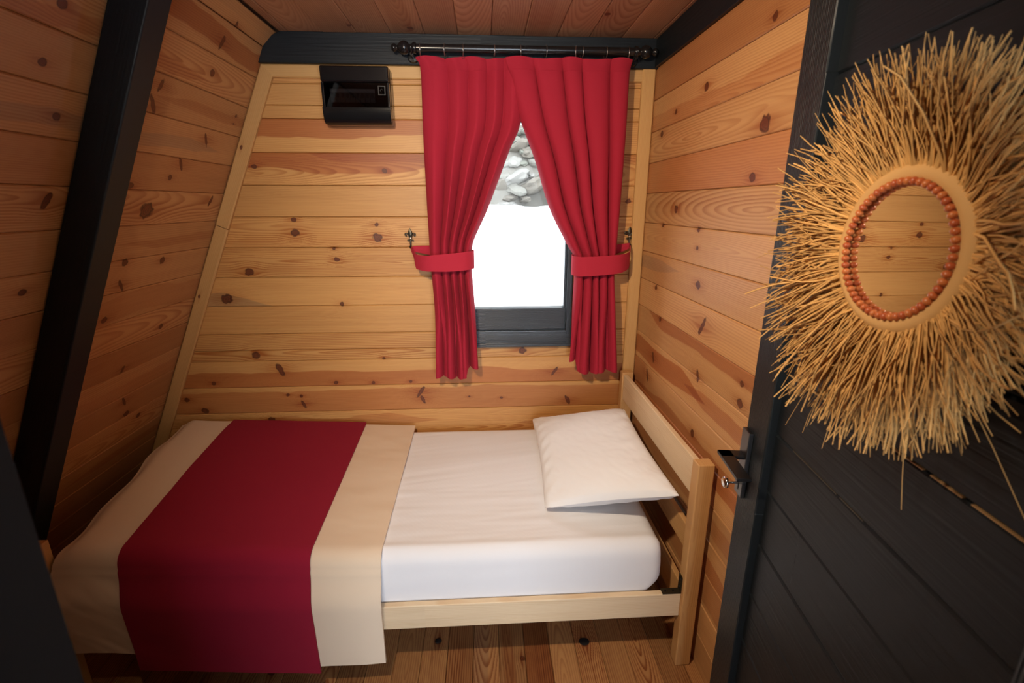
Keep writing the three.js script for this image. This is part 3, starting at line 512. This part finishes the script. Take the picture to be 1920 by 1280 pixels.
const Lout = [[2.367, -0.284], [2.32, -0.266], [2.062, -0.269], [1.786, -0.268], [1.541, -0.263], [1.439, -0.26], [1.18, -0.251], [0.89, -0.258]];
const Rin = [[2.373, 0.105], [2.315, 0.123], [2.13, 0.174], [1.952, 0.245], [1.738, 0.318], [1.571, 0.405], [1.50, 0.445], [1.409, 0.448], [1.147, 0.441], [0.93, 0.43]];
const Rout = [[2.371, 0.672], [2.32, 0.664], [2.076, 0.664], [1.765, 0.656], [1.531, 0.649], [1.432, 0.645], [1.186, 0.665], [0.915, 0.687]];
function smoothPts(pts) { const c = new THREE.CatmullRomCurve3(pts.map(([y, x]) => V3(x, y, 0)), false, 'catmullrom', 0.5); return c.getPoints(120).map(p => [p.y, p.x]); }
function curtain(inn, out, nf, seed, zc, hemFn, label) {
  const I = smoothPts(inn), O = smoothPts(out), R = rng(seed), ph = [...Array(nf + 2)].map(() => 0.75 + R() * 0.5), NY = 150, NX = 220;
  // fold widths differ: warp s so that each fold takes its own share
  const cum = [0]; for (let k = 0; k < nf; k++) cum.push(cum[k] + ph[k]); const tot = cum[nf];
  const foldAt = s => { const q = s * tot; for (let k = 0; k < nf; k++) if (q <= cum[k + 1] + 1e-9) return [k, (q - cum[k]) / ph[k]]; return [nf - 1, 1]; };
  const fn = (s, t) => {
    const y0 = lerp(2.372, hemFn(s), t), xi = interp(I, y0), xo = interp(O, y0), [k, f] = foldAt(s);
    const tie = Math.exp(-Math.pow((y0 - 1.49) / 0.16, 2)), low = sst(1.4, 1.0, y0), head = sst(2.30, 2.36, y0);
    const deep = (0.7 + 0.4 * noise(k * 3.7 + seed, y0 * 0.5)) * lerp(1, 0.45, head);
    const amp = 1.35 * (0.020 + 0.018 * sst(2.3, 1.75, y0) + 0.012 * low) * deep * (1 - 0.35 * tie);
    const sl = s * (nf * 0.62) + seed * 0.37, prof = lerp(Math.pow(Math.abs(Math.sin(Math.PI * f)), 0.62), Math.pow(Math.abs(Math.sin(Math.PI * sl)), 0.7), low * 0.8);
    const fine = 0.0022 * Math.sin(s * 47 + seed + y0 * 3) * (0.1 + head) + 0.003 * (fbm(s * 9 + seed, y0 * 1.5) - 0.5);
    const x = lerp(xo, xi, s) + 0.006 * Math.sin(2 * Math.PI * f) * deep * (1 - tie) * (1 - low);
    const y = y0 + (t < 0.02 ? 0.004 * Math.sin(s * nf * Math.PI) * (1 - t / 0.02) : 0);
    return V3(x, y, zc + amp * (prof - 0.55) * 1.25 + fine + (tie * 0.004) - 0.018 * low * 0.4);
  };
  const t = thing('curtain', label, 'curtain', [0, 0, 0]);
  const hemAt = 0.965, headAt = 0.035;
  mesh('curtain_panel', cloth((s, q) => fn(s, lerp(headAt, hemAt, q)), NX, NY, 0.0022), MCurtain, t);
  mesh('heading', cloth((s, q) => { const p = fn(s, lerp(0, headAt, q)); p.z += 0.0006; return p; }, NX, 8, 0.0034), MCurtain, t);
  mesh('hem', cloth((s, q) => { const p = fn(s, lerp(hemAt, 1, q)); p.z += 0.0006; return p; }, NX, 8, 0.0034), MCurtain, t);
  return t;
}
curtain(Lin, Lout, 5, 4, 0.086, s => 0.888 + 0.006 * Math.sin(s * 9) + (s > 0.72 ? 0.045 * sst(0.7, 0.76, s) : 0), 'red curtain tied back on the left of the window');
curtain(Rin, Rout, 5, 9, 0.102, s => 0.908 + 0.006 * Math.sin(s * 9) + 0.06 * sst(0.8, 0.86, s), 'red curtain tied back on the right of the window');
// tiebacks: a band once round the curtain, its ends drawn to a hook on the wall
function tieback(path, label) {
  const pts = path.map(p => V3(p[0], 0, p[1])), c = new THREE.CatmullRomCurve3(pts, false, 'centripetal'), n = 120;
  const hs = path.map((p, i) => [i / (path.length - 1), p[2], p[3]]);
  const g = cloth((s, t) => { const p = c.getPoint(s); const lo = interp(hs.map(h => [h[0], h[1]]), s), hi = interp(hs.map(h => [h[0], h[2]]), s); p.y = lerp(lo, hi, t); p.z += 0.003 * (fbm(s * 14, t * 3) - 0.5); return p; }, n, 12, 0.004);
  return tag(mesh('tieback', g, MTie), label, 'tieback');
}
// [x, z, low y, high y] from the hook in front of the curtain and back behind it
tieback([[-0.356, 0.034, 1.532, 1.555], [-0.342, 0.06, 1.505, 1.545], [-0.330, 0.082, 1.452, 1.522], [-0.275, 0.128, 1.446, 1.520], [-0.17, 0.142, 1.446, 1.530], [-0.085, 0.134, 1.452, 1.538], [-0.052, 0.098, 1.455, 1.540], [-0.062, 0.050, 1.46, 1.542], [-0.17, 0.03, 1.49, 1.55], [-0.27, 0.03, 1.515, 1.560], [-0.350, 0.03, 1.532, 1.558]], 'red fabric band holding the left curtain to its hook');
tieback([[0.735, 0.034, 1.535, 1.560], [0.728, 0.06, 1.50, 1.55], [0.716, 0.09, 1.448, 1.528], [0.66, 0.142, 1.432, 1.522], [0.56, 0.157, 1.424, 1.516], [0.465, 0.148, 1.418, 1.512], [0.432, 0.105, 1.42, 1.513], [0.445, 0.060, 1.43, 1.52], [0.56, 0.034, 1.47, 1.54], [0.66, 0.03, 1.51, 1.56], [0.732, 0.029, 1.540, 1.568]], 'red fabric band holding the right curtain to its hook');
// hooks with a lily ornament
function hook(x, y, label) {
  const t = thing('curtain_hook', label, 'hook', [x, y, 0.012], 'lily hooks beside the window'); t.scale.set(1.12, 1.05, 1);
  const prof = pts => new THREE.LatheGeometry(pts.map(p => new THREE.Vector2(...p)), 16).scale(1, 1, 0.45);
  mesh('ornament', mergeGeometries([
    prof([[0.0001, 0.044], [0.003, 0.039], [0.0085, 0.027], [0.0095, 0.019], [0.007, 0.009], [0.004, 0.001], [0.0001, 0]]),
    ...[-1, 1].flatMap(s => [
      new THREE.TubeGeometry(new THREE.CatmullRomCurve3([V3(s * 0.004, -0.001, 0), V3(s * 0.008, 0.011, 0.001), V3(s * 0.014, 0.019, 0.002), V3(s * 0.0205, 0.018, 0.002), V3(s * 0.022, 0.011, 0.002), V3(s * 0.0175, 0.0075, 0.002), V3(s * 0.0155, 0.011, 0.002)]), 22, 0.0028, 7).toNonIndexed(),
      new THREE.TubeGeometry(new THREE.CatmullRomCurve3([V3(s * 0.003, -0.008, 0), V3(s * 0.007, -0.011, 0.001), V3(s * 0.0115, -0.0105, 0.001), V3(s * 0.0125, -0.0155, 0.001), V3(s * 0.009, -0.017, 0.001)]), 14, 0.0023, 7).toNonIndexed()])
  ].map(g => (g.index ? g.toNonIndexed() : g))), MBronze, t);
  const band = mesh('boss', new THREE.SphereGeometry(0.0042, 14, 10).translate(0, -0.0025, 0.004), MChrome, t); band.userData.label = 'bright screw head';
  mesh('stem', mergeGeometries([new THREE.CylinderGeometry(0.0042, 0.0036, 0.03, 12).translate(0, -0.024, 0), new THREE.TubeGeometry(new THREE.CatmullRomCurve3([V3(0, -0.036, 0), V3(0, -0.045, 0.006), V3(0, -0.047, 0.02), V3(0, -0.038, 0.028)]), 16, 0.003, 8), new THREE.CylinderGeometry(0.006, 0.006, 0.012, 12).rotateX(Math.PI / 2).translate(0, -0.014, -0.006)]), MBronze, t);
  return t;
}
hook(-0.362, 1.598, 'bronze lily hook on the wall left of the curtains');
hook(0.735, 1.603, 'bronze lily hook on the wall right of the curtains');

// ---------------------------------------------------------------- distribution box
{
  const t = thing('fuse_box', 'glossy black fuse box under the black beam, left of the curtains', 'fuse box', [-0.552, 2.216, 0]);
  const w = 0.149, h = 0.118;
  mesh('housing', box(-w, w, -h, h, 0.001, 0.075, 0.012), MGloss, t);
  const up = mesh('cover', mergeGeometries([box(-w + 0.002, w - 0.002, 0.052, h - 0.002, 0.07, 0.098, 0.008), box(-w + 0.002, -w + 0.014, -0.05, 0.052, 0.07, 0.094, 0.003), box(w - 0.012, w - 0.002, -0.05, 0.052, 0.07, 0.094, 0.003)]), MGloss, t);
  const s = new THREE.Shape(); s.moveTo(0.07, -h + 0.004); s.quadraticCurveTo(0.096, -h + 0.006, 0.1, -0.052); s.lineTo(0.07, -0.052); s.closePath();
  const lid = new THREE.ExtrudeGeometry(s, { depth: 2 * w - 0.006, bevelEnabled: true, bevelSize: 0.0015, bevelThickness: 0.0015, bevelSegments: 2, curveSegments: 14 }).rotateY(-Math.PI / 2).translate(w - 0.003, 0, 0);
  mesh('lower_cover', lid, MGloss, t);
  for (let k = 0; k < 9; k++) {
    const b = mesh('breaker', box(-0.112 + k * 0.0215, -0.092 + k * 0.0215, -0.028, 0.028, 0.07, 0.082, 0.001), std([0.11, 0.108, 0.105], 0.5), t);
    mesh('switch', box(-0.107 + k * 0.0215, -0.097 + k * 0.0215, -0.010, 0.008, 0.082, 0.0865, 0.001), std([0.015, 0.015, 0.016], 0.4), b);
  }
  const lab = mesh('label_strip', box(-0.113, 0.082, 0.012, 0.026, 0.0825, 0.0835), std([0.4, 0.39, 0.37], 0.6), t);
  const fl = mesh('window_flap', box(-w + 0.014, w - 0.012, -0.050, 0.050, 0.088, 0.091, 0.001), phys([0.4, 0.4, 0.42], 0.03, { transmission: 1, thickness: 0, ior: 1.5 }), t); fl.userData.label = 'dark clear flap over the breakers';
  const tb = mesh('latch', mergeGeometries([box(0.098, 0.130, 0.000, 0.004, 0.091, 0.095), box(0.098, 0.130, 0.034, 0.038, 0.091, 0.095), box(0.098, 0.102, 0.004, 0.034, 0.091, 0.095), box(0.126, 0.130, 0.004, 0.034, 0.091, 0.095), new THREE.TorusGeometry(0.006, 0.0014, 8, 20, 4.5).translate(0.114, 0.019, 0.0925)]), MIron, t); tb.userData.label = 'square latch with a small round emblem';
}
// ---------------------------------------------------------------- wall socket behind the headboard
{
  const t = thing('wall_socket', 'grey wall socket low behind the headboard beside the pillow', 'socket', [XR - 0.002, 0.512, 0.75]);
  mesh('housing', box(-0.026, 0, -0.04, 0.035, -0.075, 0.06, 0.006), std([0.17, 0.175, 0.165], 0.45), t);
  mesh('cover', box(-0.03, -0.024, -0.028, 0.024, -0.06, -0.005, 0.002), std([0.24, 0.245, 0.235], 0.4), t);
  mesh('cover', box(-0.03, -0.024, -0.028, 0.024, 0.0, 0.05, 0.002), std([0.5, 0.5, 0.48], 0.4), t);
}
// ---------------------------------------------------------------- door, open against the right wall
const DOOR = { p: V3(0.686, 0, 1.328), rot: -(90 + 7.7) * D2R };
{
  const g = struct('door_1', 'black wooden door standing open on the right'); g.position.copy(DOOR.p); g.rotation.y = DOOR.rot;
  const W = 0.85, H = 2.28, y0 = 0.03, sw = 0.112, o = { O: V3(0, 0, -0.02), U: V3(1, 0, 0), V: V3(0, 1, 0), N: V3(0, 0, 1) }, tx = { u0: 0, v0: 0, W: 1, H: 0.5 };
  const st = (x0, x1) => metreUV(box(x0, x1, y0, H, -0.046, 0, 0.004), 1, 0, 1, 0.5, 0, x0);
  mesh('stile', st(0, sw), MStile, g); mesh('stile', st(W - sw, W), MStile, g);
  mesh('rail', metreUV(box(sw, W - sw, y0, 0.14, -0.046, -0.002, 0.004), 0, 1, 1, 0.5), MBlack, g); mesh('rail', metreUV(box(sw, W - sw, H - 0.12, H, -0.046, -0.002, 0.004), 0, 1, 1, 0.5), MBlack, g);
  const step = 0.1545, R = rng(15);
  for (let v = 1.378 - 8 * step; v < H - 0.12; v += step) { const a = Math.max(0.14, v), b = Math.min(H - 0.12, v + step); if (b - a > 0.01) mesh('plank', board(o, sw, W - sw, a, b, 0.02, 0.004, { u0: R(), v0: R(), W: 1, H: 0.5 }, -R() * 0.002), MBlack, g); }
  const raw = mesh('plank_tongue', mergeGeometries([box(sw + 0.01, 0.30, 1.3768, 1.3782, -0.03, -0.0212), box(0.302, 0.53, 1.3767, 1.3783, -0.03, -0.0212), box(0.545, 0.60, 1.3768, 1.3782, -0.03, -0.0212), box(0.615, W - sw, 1.3767, 1.3783, -0.03, -0.0212)]), std([0.5, 0.3, 0.13], 0.6), g); raw.userData.label = 'unpainted edge showing in a joint';
  mesh('plank_tongue', mergeGeometries([box(sw + 0.08, 0.36, 1.2222, 1.2245, -0.03, -0.0216), box(0.37, 0.44, 1.2222, 1.2245, -0.03, -0.0216)]), std([0.05, 0.04, 0.028], 0.6), g);
  // handle: plate, lever, thumb turn
  const h = new THREE.Group(); h.name = 'door_handle'; h.userData.label = 'black lever handle on a grey plate'; h.position.set(0.026, 1.09, 0); g.add(h);
  mesh('plate', new RoundedBoxGeometry(0.044, 0.188, 0.012, 2, 0.002).translate(0, 0.006, 0.006), MPlate, h);
  mesh('lever', mergeGeometries([box(-0.021, 0.014, 0.022, 0.031, 0.010, 0.07, 0.0015), box(-0.021, 0.122, 0.022, 0.031, 0.036, 0.07, 0.0015)]), MIron, h);
  const kn = mesh('thumb_turn', mergeGeometries([new THREE.CylinderGeometry(0.0035, 0.0035, 0.036, 12).rotateX(Math.PI / 2).translate(-0.002, -0.055, 0.03), new THREE.LatheGeometry([[0.0001, 0.011], [0.008, 0.0105], [0.014, 0.0075], [0.0165, 0.003], [0.016, -0.001], [0.008, -0.004], [0.0001, -0.004]].map(p => new THREE.Vector2(...p)), 24).rotateX(Math.PI / 2).translate(-0.002, -0.055, 0.043)]), MChrome, h); kn.userData.label = 'chrome thumb turn';
  mesh('keyhole', mergeGeometries([new THREE.CylinderGeometry(0.004, 0.004, 0.001, 14).rotateX(Math.PI / 2).translate(0.001, -0.044, 0.0125), box(-0.001, 0.003, -0.072, -0.046, 0.012, 0.0129)]), MBlackPlain, h);
}
// ---------------------------------------------------------------- mirror in a raffia fringe, hung on the door
{
  const loc = V3(0.462, 1.688, 0.012).applyAxisAngle(V3(0, 1, 0), DOOR.rot).add(DOOR.p);
  const t = thing('mirror', 'round mirror with orange beads and a shaggy straw fringe on the black door', 'mirror', loc.toArray()); t.rotation.y = DOOR.rot + 5.6 * D2R; t.scale.setScalar(0.96);
  const lathe = (pts, n = 72) => new THREE.LatheGeometry(pts.map(p => new THREE.Vector2(...p)), n).rotateX(Math.PI / 2);
  mesh('mirror_glass', lathe([[0.0001, 0.024], [0.099, 0.024], [0.101, 0.022], [0.101, 0.004], [0.0001, 0.004]]), std([0.93, 0.91, 0.87], 0.015, { metalness: 1 }), t);
  mesh('woven_ring', lathe([[0.1015, 0.004], [0.1015, 0.026], [0.104, 0.029], [0.113, 0.030], [0.121, 0.027], [0.126, 0.020], [0.126, 0.006], [0.1015, 0.004]], 96), std([0.68, 0.40, 0.15], 0.75), t);
  const bead = new THREE.SphereGeometry(0.0062, 12, 9), nb = 56, mb = [[0.52, 0.135, 0.04], [0.46, 0.10, 0.032], [0.58, 0.175, 0.05]].map(c => phys(c, 0.3)); bead.scale(1, 0.86, 1);
  for (let k = 0; k < nb; k++) { const a = k / nb * Math.PI * 2, b = mesh('bead', bead, mb[(k * 7) % 3], t); b.position.set(0.0985 * Math.cos(a), 0.0985 * Math.sin(a), 0.0305); b.rotation.z = a; }
  // fringe
  const R = rng(33), pos = [], col = [], idx = [];
  const strand = (a, L, lean, w, tone, droop, curl, skew = 0) => {
    const n = 6, base = pos.length / 3; let x = 0.118 * Math.cos(a), y = 0.118 * Math.sin(a), z = 0.016 + R() * 0.010, dx = Math.cos(a + skew), dy = Math.sin(a + skew), dz = lean;
    for (let k = 0; k <= n; k++) {
      const f = k / n, ww = w * (1 - 0.55 * f) * 0.5, px = -dy * ww, py = dx * ww;
      pos.push(x + px, y + py, z, x - px, y - py, z, x, y, z + ww * 0.9);
      for (let q = 0; q < 3; q++) col.push(0.76 * tone, 0.43 * tone, 0.14 * tone);
      if (k < n) { const o = base + 3 * k; for (const [p, q] of [[0, 1], [1, 2], [2, 0]]) idx.push(o + p, o + q, o + 3 + q, o + p, o + 3 + q, o + 3 + p); }
      x += dx * L / n; y += dy * L / n; z = Math.max(0.004, z + dz * L / n); dy -= droop * (0.3 + f) / n; dx += curl * (R() - 0.5); dy += curl * (R() - 0.5); dz += (R() - 0.5) * 0.12 - 0.02; const l = Math.hypot(dx, dy); dx /= l; dy /= l;
    }
  };
  for (let k = 0; k < 1900; k++) {
    const a = R() * Math.PI * 2, down = Math.max(0, -Math.sin(a)), left = Math.max(0, -Math.cos(a));
    const L = (0.075 + 0.085 * Math.pow(R(), 0.6)) * (1 + 0.2 * down);
    strand(a + (R() - 0.5) * 0.12, L, 0.05 + R() * 0.42, 0.0026 + R() * R() * 0.006, 0.7 + R() * 0.45, 0.1 + 0.6 * R(), 0.2 + 0.5 * R(), R() < 0.35 ? (R() - 0.5) * 1.1 : 0);
  }
  for (const [a, L] of [[-2.05, 0.30], [-1.95, 0.27], [-1.2, 0.26], [-1.75, 0.24], [-0.8, 0.27]]) strand(a, L, 0.06, 0.0026, 0.95, 0.5, 0.08);
  const g = new THREE.BufferGeometry(); g.setAttribute('position', new THREE.Float32BufferAttribute(pos, 3)); g.setAttribute('color', new THREE.Float32BufferAttribute(col, 3)); g.setIndex(idx); g.computeVertexNormals();
  const f = mesh('raffia_fringe', g, std([1, 1, 1], 0.8, { vertexColors: true }), t); f.userData.kind = 'stuff';
}
renderer.render(scene, camera);
